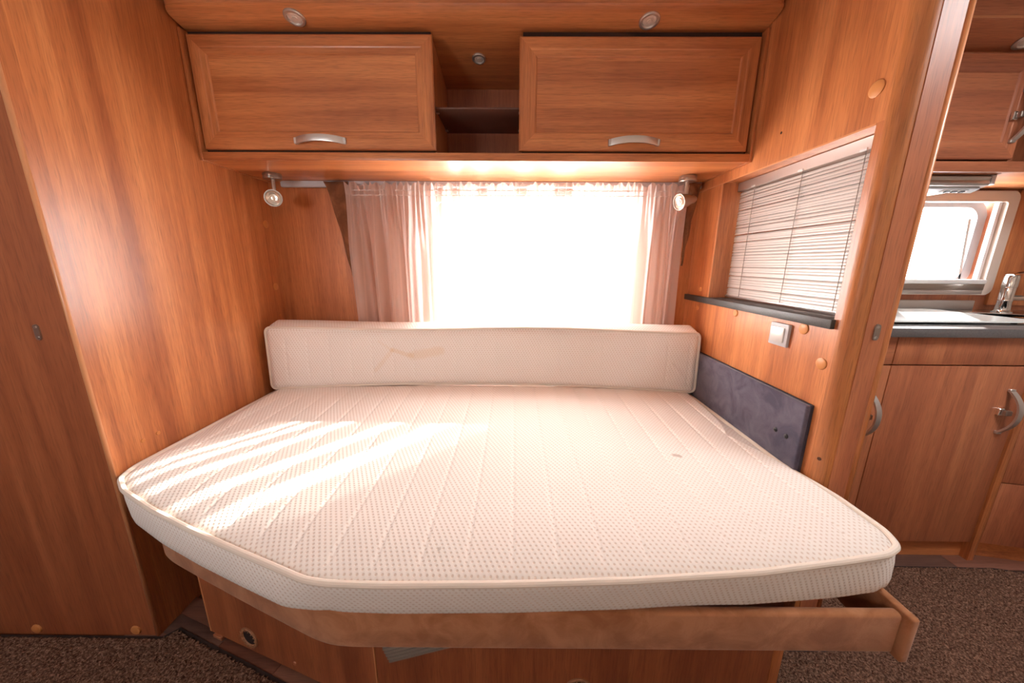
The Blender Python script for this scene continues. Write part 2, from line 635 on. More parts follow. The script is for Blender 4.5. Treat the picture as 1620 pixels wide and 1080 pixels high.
# partition on the right: boards around the blind opening, then a rounded post
OY0, OY1, OZ0, OZ1 = 0.912, 1.53, 1.045, 1.515
wr = struct(box('wall_right', wood_z, XR, XP, 0.893, YB, OZ1, CEIL), 'light wood partition right of the bed')
box('lower_board', wood_z, XR, XP, 0.893, YB, -0.03, 1.02, wr)
box('rear_board', wood_z, XR + 0.004, XP, OY1, YB, 1.02, OZ1, wr)
box('reveal_edge', edge_band, XR + 0.002, XR + 0.006, OY1 - 0.002, OY1 + 0.004, 1.045, OZ1, wr)
box('top_edge', edge_band, XR - 0.001, XR + 0.004, 0.912, YB, OZ1 - 0.004, OZ1, wr)
box('front_board', wood_z, XR, XP, 0.893, OY0, 1.02, OZ1, wr)
pr = 0.033
pts = [(XP - 0.014, 0.893), (XR, 0.893)]
for k in range(0, 11):
    a = math.pi + (math.pi / 2) * k / 10
    pts.append((XR + pr + pr * math.cos(a), 0.893 + pr * math.sin(a)))
pts.append((XP - 0.014, 0.860))
bm = bmesh.new()
add_prism(bm, [(p[0], p[1]) for p in pts], 'z', -0.03, CEIL)
po = struct(bm_obj('trim_2', bm, post_z, None, 'auto'), 'rounded wooden end post of the partition')
box('end_face', rose_z, XR + pr + 0.002, XP - 0.016, 0.8585, 0.862, 0.0, CEIL, po)
bm = bmesh.new()
add_sweep(bm, [(XP - 0.006, 0.866, 0.0), (XP - 0.006, 0.866, CEIL)], circ(0.0085, 14, 0.010), up=(0, 1, 0))
struct(bm_obj('trim_3', bm, wood_z, None, True), 'rounded edge strip on the kitchen side of the post')
catch_plate(po, 0.917, 0.8585, 1.021)
for (y, z, r) in ((1.32, 1.004, 0.013), (1.000, 1.003, 0.0165), (0.921, 0.919, 0.0165), (0.930, 1.594, 0.0185), (1.60, 1.075, 0.011), (1.60, 0.99, 0.011)):
    lathe('cover_cap', cap_mat, [(0, 0.004), (r * .8, 0.004), (r, 0.002), (r, -0.001)], (XR + (0.004 if z == 1.075 else 0), y, z), (-1, 0, 0), wr)
lathe('screw_hole', shade_dark, [(0, 0.0006), (0.004, 0.0006), (0.004, 0.0)], (XR, 1.23, 1.601), (-1, 0, 0), wr, 14)
lathe('knot', plain('wood_knot', (0.12, 0.04, 0.015), 0.5), [(0, 0.0005), (0.005, 0.0005), (0.005, 0.0)], (0.8606, 0.8726, 0.655), (-0.82, -0.57, 0), po, 14)

# slate sill that runs through the opening
tag(box('window_sill', sill_mat, XR - 0.012, XP, 0.906, 1.715, 1.019, 1.0445, None, 0.0015), 'dark slate shelf below the venetian blind', 'sill')

# ------------------------------------------------------------------ windows
def round_frame(name, mat, x0, x1, z0, z1, w, r, y0, y1, parent=None, n=8):
    """picture frame with rounded corners"""
    def loop(a0, a1, b0, b1, rr):
        pts = []
        for cx, cz, s in ((a1 - rr, b1 - rr, 0), (a0 + rr, b1 - rr, 1), (a0 + rr, b0 + rr, 2), (a1 - rr, b0 + rr, 3)):
            for k in range(n + 1):
                a = math.pi / 2 * (s + k / n)
                pts.append((cx + rr * math.cos(a), cz + rr * math.sin(a)))
        return pts
    O, I = loop(x0, x1, z0, z1, r), loop(x0 + w, x1 - w, z0 + w, z1 - w, max(r - w, 0.012) if r > w else 0.012)
    bm = bmesh.new()
    m = len(O)
    bev = min(0.006, w * .3)
    def ring(L, y):
        return [bm.verts.new((p[0], y, p[1])) for p in L]
    A, B, C, D = ring(O, y1), ring(O, y0), ring(I, y0), ring(I, y1)
    for P, Q in ((A, B), (B, C), (C, D), (D, A)):
        for k in range(m):
            bm.faces.new([P[k], P[(k + 1) % m], Q[(k + 1) % m], Q[k]])
    return bm_obj(name, bm, mat, parent, 'auto')


w1 = struct(round_frame('window_1', grey_pl, BW[0] - 0.004, BW[1] + 0.004, BW[2] - 0.004, BW[3] + 0.004, 0.035, 0.05, YB + 0.045, YB + 0.075), 'large window behind the sheer curtain')
round_frame('window_trim', cream_pl, BW[0] - 0.03, BW[1] + 0.03, BW[2] - 0.03, BW[3] + 0.02, 0.034, 0.04, YB - 0.012, YB - 0.001, w1)
box('pane', pane_mat, BW[0] + 0.02, BW[1] - 0.02, YB + 0.058, YB + 0.061, BW[2] + 0.02, BW[3] - 0.02, w1)
w2 = struct(round_frame('window_2', cream_pl, KW[0] - 0.05, KW[1] + 0.052, KW[2] - 0.025, KW[3] + 0.022, 0.046, 0.035, YB - 0.030, YB - 0.001), 'kitchen window in a cream frame')
round_frame('pane_frame', grey_pl, KW[0] - 0.004, KW[1] + 0.004, KW[2] - 0.004, KW[3] + 0.004, 0.045, 0.105, YB + 0.03, YB + 0.075, w2)  # large corner radius also blocks sun from reaching the mattress
box('pane', pane_mat, KW[0] + 0.03, KW[1] - 0.03, YB + 0.058, YB + 0.061, KW[2] + 0.03, KW[3] - 0.03, w2)
box('blind_guide', white_pl, KW[1] - 0.016, KW[1] - 0.002, YB - 0.014, YB + 0.004, KW[2], KW[3] - 0.015, w2)
box('stay_arm', satin, KW[1] - 0.055, KW[1] - 0.040, YB + 0.030, YB + 0.040, KW[2] + 0.02, KW[3] - 0.09, w2, 0.003,
    M=Matrix.Translation((KW[1] - 0.05, 0, 1.15)) @ Matrix.Rotation(R(-6), 4, 'Y') @ Matrix.Translation((-(KW[1] - 0.05), 0, -1.15)))
box('blind_cassette', white_pl, KW[0] - 0.01, KW[1] + 0.004, YB - 0.040, YB - 0.004, 1.103, 1.124, w2, 0.004)
box('blind_cassette', nickel, KW[0] - 0.01, KW[1] + 0.000, YB - 0.038, YB - 0.006, 1.073, 1.103, w2, 0.002)
box('blind_cassette', satin, KW[0] - 0.01, KW[1] - 0.012, YB - 0.046, YB - 0.006, 1.056, 1.073, w2, 0.003)
w3 = struct(round_frame('fill_window', grey_pl, FW[0] - 0.004, FW[1] + 0.004, FW[2] - 0.004, FW[3] + 0.004, 0.04, 0.06, YF - 0.05, YF - 0.02), 'added fill window behind the viewer')  # unseen window, added and placed for its light
box('pane', pane_mat, FW[0] + 0.02, FW[1] - 0.02, YF - 0.040, YF - 0.037, FW[2] + 0.02, FW[3] - 0.02, w3)
bm = bmesh.new()
for a in ((RW[0] - .02, RW[1] + .02, RW[2] - .02, RW[2] + .02), (RW[0] - .02, RW[1] + .02, RW[3] - .02, RW[3] + .02),
          (RW[0] - .02, RW[0] + .02, RW[2] + .02, RW[3] - .02), (RW[1] - .02, RW[1] + .02, RW[2] + .02, RW[3] - .02)):
    add_box(bm, *a, CEIL - 0.02, CEIL + 0.045)
w4 = struct(bm_obj('fill_roof_light', bm, white_pl), 'added fill roof light above the aisle')  # unseen opening, added to light the kitchen fronts
box('pane', pane_mat, RW[0] + .01, RW[1] - .01, RW[2] + .01, RW[3] - .01, CEIL + 0.030, CEIL + 0.033, w4)

# ------------------------------------------------------------------ overhead cabinet
YC = 1.366                                  # plane of the cabinet doors
def soffit_z(y):
    return 1.968 - 0.20 * (y - 1.374)


def soffit(name, x0, x1, yf, lip, zoff, mat, label, rl=0.05, rr=0.03):
    """board that slopes up to a rounded front edge"""
    out = [(x0, YB)]
    for k in range(9):
        a = math.pi + (math.pi / 2) * k / 8
        out.append((x0 + rl + rl * math.cos(a), yf + rl + rl * math.sin(a)))
    for k in range(9):
        a = 1.5 * math.pi + (math.pi / 2) * k / 8
        out.append((x1 - rr + rr * math.cos(a), yf + rr + rr * math.sin(a)))
    out.append((x1, YB))
    bm = bmesh.new()
    n = len(out)
    cx = (x0 + x1) / 2
    rings = []
    for inset, dz in ((0.004, 0.0), (0.0, 0.004), (0.0, lip - 0.004), (0.004, lip)):
        L = []
        for i, (x, y) in enumerate(out):
            if i in (0, n - 1):
                L.append(bm.verts.new((x, y, soffit_z(y) + zoff + dz)))
            else:
                dx = 1 if x < x0 + rl * 1.01 else (-1 if x > x1 - rr * 1.01 else 0)
                L.append(bm.verts.new((x + dx * inset * .7, y + inset, soffit_z(y) + zoff + dz)))
        rings.append(L)
    bm.faces.new(rings[0])
    bm.faces.new(list(reversed(rings[-1])))
    for A, B in zip(rings, rings[1:]):
        for k in range(n):
            bm.faces.new([A[k], A[(k + 1) % n], B[(k + 1) % n], B[k]])
    return struct(bm_obj(name, bm, mat, None, 'auto'), label)


soffit('trim_4', XL - 0.005, XR - 0.001, 1.291, 0.026, 0.0, wood_x, 'sloping wooden soffit with two spotlights over the bed')

oc = thing('overhead_cabinet', (-0.145, 1.55, 1.55), 'long wooden overhead cabinet with two flap doors above the curtain', 'cabinet')
box('end_panel', wood_z, XL - 0.0095, XL + 0.0005, 1.358, YB - 0.002, 1.548, 1.962, oc, 0.001)
box('end_panel', wood_z, XR - 0.011, XR - 0.001, 1.358, YB - 0.002, 1.548, 1.962, oc, 0.001)
box('bottom_panel', wood_x, XL + 0.001, XR - 0.011, 1.366, YB - 0.002, 1.550, 1.575, oc)
box('bottom_rail', wood_x, XL + 0.001, XR - 0.011, 1.360, 1.3755, 1.5495, 1.5765, oc, 0.001)
for x in (-0.312, 0.022):
    pts = [(1.393, 1.576), (YB - 0.002, 1.576), (YB - 0.002, soffit_z(YB) - 0.001), (1.393, soffit_z(1.393) - 0.001)]
    prism('divider', wood_z, pts, 'x', x, x + 0.015, oc)
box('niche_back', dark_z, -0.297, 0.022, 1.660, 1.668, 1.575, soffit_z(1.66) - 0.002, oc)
box('niche_floor', wood_x, -0.297, 0.022, 1.376, 1.660, 1.575, 1.5768, oc)
box('door_gap_shade', shade_dark, XL + 0.002, -0.2975, 1.3855, 1.392, 1.577, 1.963, oc)  # dark sheet behind each door paints the shade into the gaps
box('door_gap_shade', shade_dark, 0.0225, XR - 0.012, 1.3855, 1.392, 1.577, 1.963, oc)


def frame_piece(name, quad, y0, y1, mat, parent, lip):
    """mitred moulding; quad = outer a, outer b, inner b, inner a in x-z, with a stepped front"""
    a, b, c, d = [Vector((p[0], 0, p[1])) for p in quad]
    bm = bmesh.new()
    steps = ((0.0, 0.004), (0.08, 0.0), (0.60, 0.0), (0.66, 0.0014), (0.93, 0.0020), (1.0, lip))
    R0, R1 = [], []
    for s, dy in steps:
        p, q = a.lerp(d, s), b.lerp(c, s)
        R0.append(bm.verts.new((p.x, y0 + dy, p.z)))
        R1.append(bm.verts.new((q.x, y0 + dy, q.z)))
    e0, e1 = bm.verts.new((a.x, y1, a.z)), bm.verts.new((b.x, y1, b.z))
    f0, f1 = bm.verts.new((d.x, y1, d.z)), bm.verts.new((c.x, y1, c.z))
    R0 = [e0] + R0 + [f0]
    R1 = [e1] + R1 + [f1]
    for i in range(len(R0) - 1):
        bm.faces.new([R0[i], R1[i], R1[i + 1], R0[i + 1]])
    bm.faces.new(R0)
    bm.faces.new(list(reversed(R1)))
    bm.faces.new([e0, f0, f1, e1])
    return bm_obj(name, bm, mat, parent)


def bow_handle(cx, cy, cz, length, parent, horizontal=True, rise=0.026, w=0.011, label='satin metal bow handle', M=None):
    pts = []
    for k in range(21):
        s = -1 + 2 * k / 20
        arch = rise * (1 - abs(s) ** 2.4)
        sag = 0.006 * (1 - s * s)
        p = (cx + s * length / 2, cy - 0.004 - arch * 0.75, cz + sag) if horizontal else (cx + sag, cy - 0.004 - arch * 0.75, cz + s * length / 2)
        pts.append(M @ Vector(p) if M else p)
    up = (0, 0, 1) if horizontal else (1, 0, 0)
    if M:
        up = (M.to_3x3() @ Vector(up))
    prof = [(-0.0032, -w), (0.0032, -w), (0.0042, -w * .6), (0.0042, w * .6), (0.0032, w), (-0.0032, w)]
    o = sweep('handle', satin, pts, prof, parent, up)
    o['label'] = label
    bm = bmesh.new()
    for s in (-1, 1):
        if horizontal:
            add_box(bm, cx + s * length / 2 - 0.006, cx + s * length / 2 + 0.006, cy - 0.010, cy + 0.001, cz - w, cz + w, 0.002, 1, M)
        else:
            add_box(bm, cx - w, cx + w, cy - 0.010, cy + 0.001, cz + s * length / 2 - 0.006, cz + s * length / 2 + 0.006, 0.002, 1, M)
    t = bm_obj('handle_foot', bm, satin, None)
    me = t.data
    bm2 = bmesh.new()
    bm2.from_mesh(o.data)
    bm2.from_mesh(me)
    bm2.to_mesh(o.data)
    bm2.free()
    bpy.data.objects.remove(t)
    return o


def framed_door(parent, x0, x1, z0, z1, yf, fw, mats, th=0.018):
    mx, mz = mats
    door = box('door', mx, x0 + fw - 0.006, x1 - fw + 0.006, yf + 0.0062, yf + th - 0.002, z0 + fw - 0.006, z1 - fw + 0.006, parent)
    o = ((x0, z0), (x1, z0), (x1, z1), (x0, z1))
    i = ((x0 + fw, z0 + fw), (x1 - fw, z0 + fw), (x1 - fw, z1 - fw), (x0 + fw, z1 - fw))
    frame_piece('rail', (o[0], o[1], i[1], i[0]), yf, yf + th, mx, door, 0.006)
    frame_piece('rail', (o[2], o[3], i[3], i[2]), yf, yf + th, mx, door, 0.006)
    frame_piece('stile', (o[1], o[2], i[2], i[1]), yf, yf + th, mz, door, 0.006)
    frame_piece('stile', (o[3], o[0], i[0], i[3]), yf, yf + th, mz, door, 0.006)
    return door


dl = framed_door(oc, -1.137, -0.290, 1.587, 1.948, YC, 0.062, (wood_x, wood_z))
bow_handle(-0.708, YC, 1.614, 0.176, dl)
dr = framed_door(oc, 0.011, 0.835, 1.586, 1.942, YC, 0.062, (wood_x, wood_z))
bow_handle(0.425, YC, 1.612, 0.172, dr)

gs = thing('glass_shelf', (-0.13, 1.53, 1.735), 'frosted brown glass shelf inside the open niche of the overhead cabinet', 'shelf')
box('shelf_pane', shelf_mat, -0.2955, 0.0205, 1.400, 1.640, 1.733, 1.739, gs, 0.001)
for x, s in ((-0.297, 1), (0.022, -1)):
    for y in (1.425, 1.60):
        bm = bmesh.new()
        add_box(bm, min(x, x + s * .012), max(x, x + s * .012), y - .006, y + .006, 1.727, 1.7325, 0.001, 1)
        add_box(bm, min(x, x + s * .003), max(x, x + s * .003), y - .006, y + .006, 1.727, 1.749, 0.0008, 1)
        bm_obj('shelf_clip', bm, steel, gs)


def downlight(x, y, z, nrm, label, r=0.033):
    t = thing('downlight', (x, y, z), label, 'spotlight', 'recessed spotlights')
    lathe('bezel', satin, [(r, -0.001), (r, 0.003), (r * .90, 0.0055), (r * .72, 0.0055), (r * .66, 0.002), (r * .66, -0.001)], (x, y, z), nrm, t, 36)
    lathe('lens', lens_mat, [(0, 0.0045), (r * .22, 0.0042), (r * .26, 0.0030), (r * .5, 0.0034), (r * .66, 0.0010), (r * .66, -0.001)], (x, y, z), nrm, t, 32)
    return t


sn = (0, -0.196, -0.98)
downlight(-0.735, 1.335, soffit_z(1.335), sn, 'round recessed spotlight in the soffit above the left flap door')
downlight(0.440, 1.345, soffit_z(1.345), sn, 'round recessed spotlight in the soffit above the right flap door')
downlight(-0.142, 1.50, soffit_z(1.50), sn, 'small recessed spotlight in the ceiling of the open niche', 0.026)

# ------------------------------------------------------------------ reading lamps under the cabinet
def reading_lamp(x, y, d, label):
    zt = 1.5495
    t = thing('reading_lamp', (x, y, zt), label, 'lamp', 'reading lamps under the overhead cabinet')
    lathe('base', nickel, [(0, 0), (0.033, 0), (0.035, -0.003), (0.035, -0.012), (0.0335, -0.013), (0.0335, -0.0150), (0.035, -0.016), (0.035, -0.021), (0.032, -0.024), (0, -0.024)], (x, y, zt), (0, 0, 1), t, 32)
    d = Vector(d).normalized()
    c = Vector((x, y, zt - 0.098)) + Vector((0.0, 0, 0))
    lathe('stem', nickel, [(0, 0), (0.0075, 0), (0.0075, -0.055), (0.005, -0.058), (0.005, -0.075), (0, -0.075)], (x, y, zt - 0.022), (0, 0, 1), t, 16)
    h = lathe('head', nickel, [(0, -0.052), (0.012, -0.050), (0.016, -0.042), (0.017, -0.030), (0.026, -0.004), (0.032, 0.022), (0.0335, 0.030), (0.0335, 0.034), (0.031, 0.034), (0.029, 0.030), (0.0, 0.026)], c, d, t, 32)
    lathe('bulb', plain('lamp_reflector', (0.78, 0.72, 0.62), 0.18, 0.7), [(0.0292, 0.0305), (0.024, 0.0325), (0.016, 0.0300), (0.0145, 0.0330), (0.008, 0.0325), (0.007, 0.0355), (0, 0.0362)], c, d, h, 28)
    return t


reading_lamp(-1.028, 1.555, (0.36, -0.92, -0.10), 'small spot reading lamp beside the bare rear wall panel, facing outward')
reading_lamp(0.727, 1.565, (-0.97, -0.30, -0.22), 'small spot reading lamp in front of the curtain, turned sideways')

# ------------------------------------------------------------------ curtain rail, sheer curtain, brown pleated curtains
rail = tag(sweep('curtain_rail', grey_pl, [(-1.075, 1.686, 1.536), (0.845, 1.686, 1.536)],
                 [(-0.010, -0.012), (0.006, -0.013), (0.010, -0.009), (0.010, 0.0125), (-0.010, 0.0125)]),
           'pale grey curtain rail under the overhead cabinet', 'rail')


def fold_amp(x):
    L = 1 - sm((x + 0.40) / 0.10)
    Rr = sm((x - 0.40) / 0.14)
    return 0.0035 + 0.021 * max(L, Rr)


def curtain(name, x0, x1, mat, y0, z0, z1, nx, nz, label):
    bm = bmesh.new()
    rows = []
    rnd = [random.uniform(-1, 1) for _ in range(400)]
    def rn(i):
        return rnd[int(i) % 400]
    for j in range(nz + 1):
        v = j / nz
        z = z1 + (z0 - z1) * v
        row = []
        for i in range(nx + 1):
            x = x0 + (x1 - x0) * i / nx
            a = fold_amp(x)
            ph = x * 2 * math.pi
            low = sm((v - 0.07) / 0.35)
            f_big = math.sin(ph / 0.105 + 1.1 * math.sin(ph / 0.31) + 0.8 * v) + 0.28 * math.sin(ph / 0.047 + 2.0 * math.sin(ph / 0.23))
            f_small = math.sin(ph / 0.026 + 1.2 * math.sin(ph / 0.11)) + 0.6 * math.sin(ph / 0.017 + 1.7 * math.sin(ph / 0.19))
            y = y0 + a * f_big * (0.25 + 0.75 * low) + 0.0045 * f_small * (1 - 0.85 * low)
            sh = 0.010 * low * (1 - sm((x + .45) / .2)) * math.sin(ph / 0.15)
            zz = z
            if v < 0.05:
                zz = z + 0.0075 * (f_small * 0.4 + math.sin(ph / 0.035 + 2 * math.sin(ph / 0.13))) * (1 - v / 0.05)
                y += -0.007 * (1 - v / 0.05) * math.sin(ph / 0.031 + 0.7)
            # left edge leans inward a little further down
            lean = 0.022 * sm(v) * (1 - sm((x + 0.77) / 0.35))
            row.append(bm.verts.new((x + sh + lean, y, zz)))
        rows.append(row)
    for A, B in zip(rows, rows[1:]):
        for i in range(nx):
            bm.faces.new([A[i], A[i + 1], B[i + 1], B[i]])
    o = bm_obj(name, bm, mat, None, True)
    return tag(o, label, 'curtain')


sheer = curtain('sheer_curtain', -0.768, 0.775, sheer_mat(), 1.6925, 0.72, 1.534, 620, 70, 'gathered sheer white curtain across the bright window')
sheer.location.y = -0.040
for z in (1.505, 1.484):
    pts = []
    for i in range(300):
        x = -0.765 + 1.537 * i / 299
        ph = x * 2 * math.pi
        f_small = math.sin(ph / 0.026 + 1.2 * math.sin(ph / 0.11)) + 0.6 * math.sin(ph / 0.017 + 1.7 * math.sin(ph / 0.19))
        pts.append((x, 1.652 + 0.0045 * f_small - 0.004, z))
    sweep('gathering_tape', plain('gathering_tape', (0.78, 0.70, 0.66), 0.8), pts, [(-0.0006, -0.0018), (0.0006, -0.0018), (0.0006, 0.0018), (-0.0006, 0.0018)], sheer)


def brown_curtain(xa, xb, xc, zb, flip, label):
    """pleated side curtain pulled into a point: top from xa to xb, down to xc at zb"""
    bm = bmesh.new()
    rows = []
    n, m = 14, 24
    for j in range(m + 1):
        v = j / m
        z = 1.544 + (zb - 1.544) * v
        l = xa + (xc - xa) * (v ** 0.75)
        r = xb + (xc - xb) * (v ** 2.0) + (0.010 if not flip else -0.010) * (1 - v)
        row = []
        for i in range(n + 1):
            s = i / n
            row.append(bm.verts.new((l + (r - l) * s, 1.664 + 0.003 * math.sin(s * 9 + 3 * v) * (1 - .6 * v) + 0.004 * math.sin(17 * v + 5 * s), z)))
        rows.append(row)
    for A, B in zip(rows, rows[1:]):
        for i in range(n):
            bm.faces.new([A[i], A[i + 1], B[i + 1], B[i]])
    o = bm_obj('pleated_curtain', bm, brown_fabric, None, True)
    s = o.modifiers.new('thickness', 'SOLIDIFY')
    s.thickness = 0.003
    return tag(o, label, 'curtain', 'brown curtains beside the sheer')


brown_curtain(-0.872, -0.768, -0.762, 1.02, False, 'brown pleated curtain edge beside the bare wall panel')
brown_curtain(0.842, 0.778, 0.788, 1.18, True, 'brown pleated curtain edge beside the slate shelf')

# ------------------------------------------------------------------ venetian blind
vb = thing('venetian_blind', (0.935, 1.22, 1.045), 'silver grey venetian blind in the partition opening', 'blind')
BY0, BY1 = 0.925, 1.522
bm = bmesh.new()
add_sweep(bm, [(0.935, BY0 - 0.008, 1.497), (0.935, BY1 + 0.004, 1.497)], [(-0.015, -0.016), (0.015, -0.016), (0.015, 0.016), (0.011, 0.016), (0.011, -0.010), (-0.012, -0.010), (-0.012, 0.016), (-0.015, 0.016)])
bm_obj('headrail', bm, satin, vb)
NS = 42
zs0, zs1 = 1.066, 1.470
tilt = R(58)
prof = []
for k in range(7):
    s = -1 + 2 * k / 6
    prof.append((s * 0.0071, 0.0026 * (1 - s * s)))
ct, st = math.cos(tilt), math.sin(tilt)
me_slat = bpy.data.meshes.new('slat')
vsl, fsl = [], []
for y in (BY0, BY1):
    for (a, b) in prof:
        vsl.append((a * ct - b * st, y, a * st + b * ct))
for k in range(6):
    fsl.append((k, k + 1, k + 8, k + 7))
me_slat.from_pydata(vsl, [], fsl)
me_slat.materials.append(slat_mat)
for p in me_slat.polygons:
    p.use_smooth = True
for i in range(NS):
    o = bpy.data.objects.new('slat', me_slat)
    COL.objects.link(o)
    o.parent = vb
    o.matrix_parent_inverse = world_of(vb).inverted()
    z = zs0 + (zs1 - zs0) * i / (NS - 1)
    o.location = (0.935, 0, z)
    o.rotation_euler = (R(random.uniform(-.12, .12)), R(random.uniform(-1.2, 1.2) + (4 if i in (NS - 2, NS - 4) else 0)), 0)
box('bottom_rail', satin, 0.926, 0.944, BY0, BY1, 1.050, 1.058, vb, 0.002)
for y in (1.000, 1.205, 1.430):
    bm = bmesh.new()
    for dx in (-0.0085, 0.0085):
        pts = []
        for k in range(NS * 2):
            z = 1.054 + (1.486 - 1.054) * k / (NS * 2 - 1)
            pts.append((0.935 + dx + (0.0012 if k % 2 else -0.0012), y + (0.0016 if k % 2 else -0.0016), z))
        add_sweep(bm, pts, circ(0.0012, 5), up=(0, 1, 0))
    bm_obj('ladder_cord', bm, cord_mat, vb)
    box('cord_clip', white_pl, 0.917, 0.923, y - 0.010, y + 0.010, 1.480, 1.487, vb, 0.001)

# ------------------------------------------------------------------ light switch and padded panel on the partition
ls = thing('light_switch', (XR, 1.081, 0.970), 'square silver light switch on the partition below the slate shelf', 'switch')
box('switch_plate', grey_pl, XR - 0.010, XR + 0.0005, 1.043, 1.119, 0.934, 1.006, ls, 0.003)
box('rocker', plain('silver_rocker', (0.74, 0.72, 0.70), 0.3, 0.3), XR - 0.0155, XR - 0.0095, 1.056, 1.106, 0.946, 0.994, ls, 0.002,
    M=Matrix.Translation((XR - 0.012, 1.081, 0.97)) @ Matrix.Rotation(R(4), 4, 'Z') @ Matrix.Translation((-(XR - 0.012), -1.081, -0.97)))

pp = thing('padded_wall_panel', (XR, 1.24, 0.47), 'blue grey suede panel on the partition beside the mattress', 'panel')
box('pad', suede_navy, XR - 0.020, XR - 0.0005, 0.916, 1.60, 0.480, 0.795, pp, 0.005, 3)
box('pad_edge', suede_black, XR - 0.0085, XR - 0.0003, 0.9135, 1.602, 0.478, 0.7975, pp, 0.002)
for (y, z) in ((1.008, 0.675), (0.964, 0.675)):
    lathe('button', black_pl, [(0, 0.005), (0.004, 0.0045), (0.007, 0.002), (0.0075, -0.001)], (XR - 0.020, y, z), (-1, 0, 0), pp, 18)


# ------------------------------------------------------------------ mattress and bolster
def resample(pts, step):
    out = []
    n = len(pts)
    for i in range(n):
        a, b = Vector(pts[i]), Vector(pts[(i + 1) % n])
        k = max(1, round((b - a).length / step))
        for j in range(k):
            out.append(a.lerp(b, j / k))
    return out


def smooth_loop(pts, it):
    for _ in range(it):
        n = len(pts)
        pts = [(pts[i - 1] + pts[i] * 2 + pts[(i + 1) % n]) / 4 for i in range(n)]
    return pts


def normals(pts):
    n = len(pts)
    out = []
    for i in range(n):
        t = (pts[(i + 1) % n] - pts[i - 1]).normalized()
        out.append(Vector((-t.y, t.x)))                 # inward for counter-clockwise loops
    return out


def cushion(name, outline, rings, inner, crown, zt, groove_sp, groove_off, cseg, mat, fmap, nin=34, taper=lambda p, q, h: 0.0, roll=0.0):
    """outline ccw 2-D; rings = (inset, height); cseg = centre segment (x0, x1, y)"""
    N = normals(outline)
    bm = bmesh.new()
    n = len(outline)
    R_ = []
    for d, h in rings:
        R_.append([bm.verts.new(fmap(p.x + q.x * (d + taper(p, q, h)), p.y + q.y * (d + taper(p, q, h)), h)) for p, q in zip(outline, N)])
    d0 = rings[-1][0]
    start = [p + q * d0 for p, q in zip(outline, N)]
    for k in range(1, nin + 1):
        s = k / nin
        row = []
        for p in start:
            c = Vector((min(max(p.x, cseg[0]), cseg[1]), cseg[2]))
            w = p.lerp(c, s)
            dist = (p - w).length
            g = 0.0
            if groove_sp:
                m = (w.x - groove_off) / groove_sp
                dx = (m - round(m)) * groove_sp
                g = 0.0040 * math.exp(-(dx / 0.0036) ** 2) * sm(dist / 0.04) + 0.0006 * math.cos(2 * math.pi * m) * sm(dist / 0.06)
            row.append(bm.verts.new(fmap(w.x, w.y, zt + crown(w.x, w.y) * sm(dist / 0.14) - roll * (1 - min(1.0, dist / 0.10)) ** 2 - g)))
        R_.append(row)
    for A, B in zip(R_, R_[1:]):
        for k in range(n):
            try:
                bm.faces.new([A[k], A[(k + 1) % n], B[(k + 1) % n], B[k]])
            except ValueError:
                pass
    bm.faces.new(list(reversed(R_[0])))
    bmesh.ops.remove_doubles(bm, verts=R_[-1], dist=0.0006)
    bmesh.ops.dissolve_degenerate(bm, dist=0.00005, edges=bm.edges[:])
    return bm_obj(name, bm, mat, None, True), N


MO = [(-1.139, 1.640), (-1.139, 0.905), (-1.118, 0.848), (-1.050, 0.797), (-0.900, 0.726), (-0.748, 0.664), (-0.609, 0.612), (-0.451, 0.555), (-0.405, 0.538),
      (-0.352, 0.531), (-0.251, 0.529), (-0.013, 0.534), (0.231, 0.545), (0.489, 0.566), (0.700, 0.597), (0.800, 0.614), (0.848, 0.636), (0.868, 0.682), (0.866, 0.800), (0.850, 0.880), (0.8325, 0.95), (0.8325, 1.640)]
mo = smooth_loop(resample(MO, 0.004), 18)
ZB, ZT = 0.468, 0.602
mrings = [(0.024, ZB), (0.012, ZB + 0.002), (0.004, ZB + 0.010), (0.001, ZB + 0.03), (0.0, ZB + 0.075), (0.002, ZT - 0.030), (0.006, ZT - 0.0205), (0.011, ZT - 0.0185), (0.015, ZT - 0.015), (0.022, ZT - 0.0115)]


def m_crown(x, y):
    return 0.006 + 0.022 * sm((y - 0.9) / 0.65) * (1 - min(1, abs(x + 0.15) / 1.0) ** 2)


tan_stain, grey_stain = (0.72, 0.46, 0.18), (0.42, 0.32, 0.26)
stains = [(-0.640, 0.700, -0.560, 0.795, 0.014, tan_stain, 0.14, 'z'), (-0.560, 0.795, -0.470, 0.772, 0.014, tan_stain, 0.24, 'z'),
          (-0.470, 0.772, -0.340, 0.792, 0.030, tan_stain, 0.22, 'z'), (-0.62, 0.835, -0.560, 0.795, 0.008, tan_stain, 0.10, 'z')]
mstain = [(0.500, 0.962, 0.512, 0.956, 0.012, grey_stain, 0.7, 'y'), (-0.155, 0.60, -0.153, 0.602, 0.004, grey_stain, 0.5, 'y')]
mat_o, mN = cushion('mattress', mo, mrings, None, m_crown, ZT, 0.093, 0.0, (-1.0, 0.74, 1.10), knit('knit_ticking_mattress', mstain), lambda x, y, z: (x, y, z), 40,
                     lambda p, q, h: (max(0.0, q.y) * (0.004 + 0.026 * sm((p.x + 0.50) / 0.12) * (1 - 0.8 * sm((p.x - 0.3) / 0.5))) - 0.014 * max(0.0, -q.x)) * min(1.0, max(0.0, (ZT - 0.02 - h) / 0.09)), 0.011)
tag(mat_o, 'large cream quilted mattress with an angled corner on the bed frame', 'mattress')
pp_pts = [(p.x + q.x * 0.003, p.y + q.y * 0.003, ZT - 0.0175) for p, q in zip(mo[::2], mN[::2])]
sweep('piping', piping_mat, pp_pts, circ(0.0068, 10), mat_o, closed=True)

# bolster: built as a cushion standing on its long edge, bowed slightly away in the middle
BX0, BX1, BH, BT = -1.126, 0.834, 0.285, 0.095


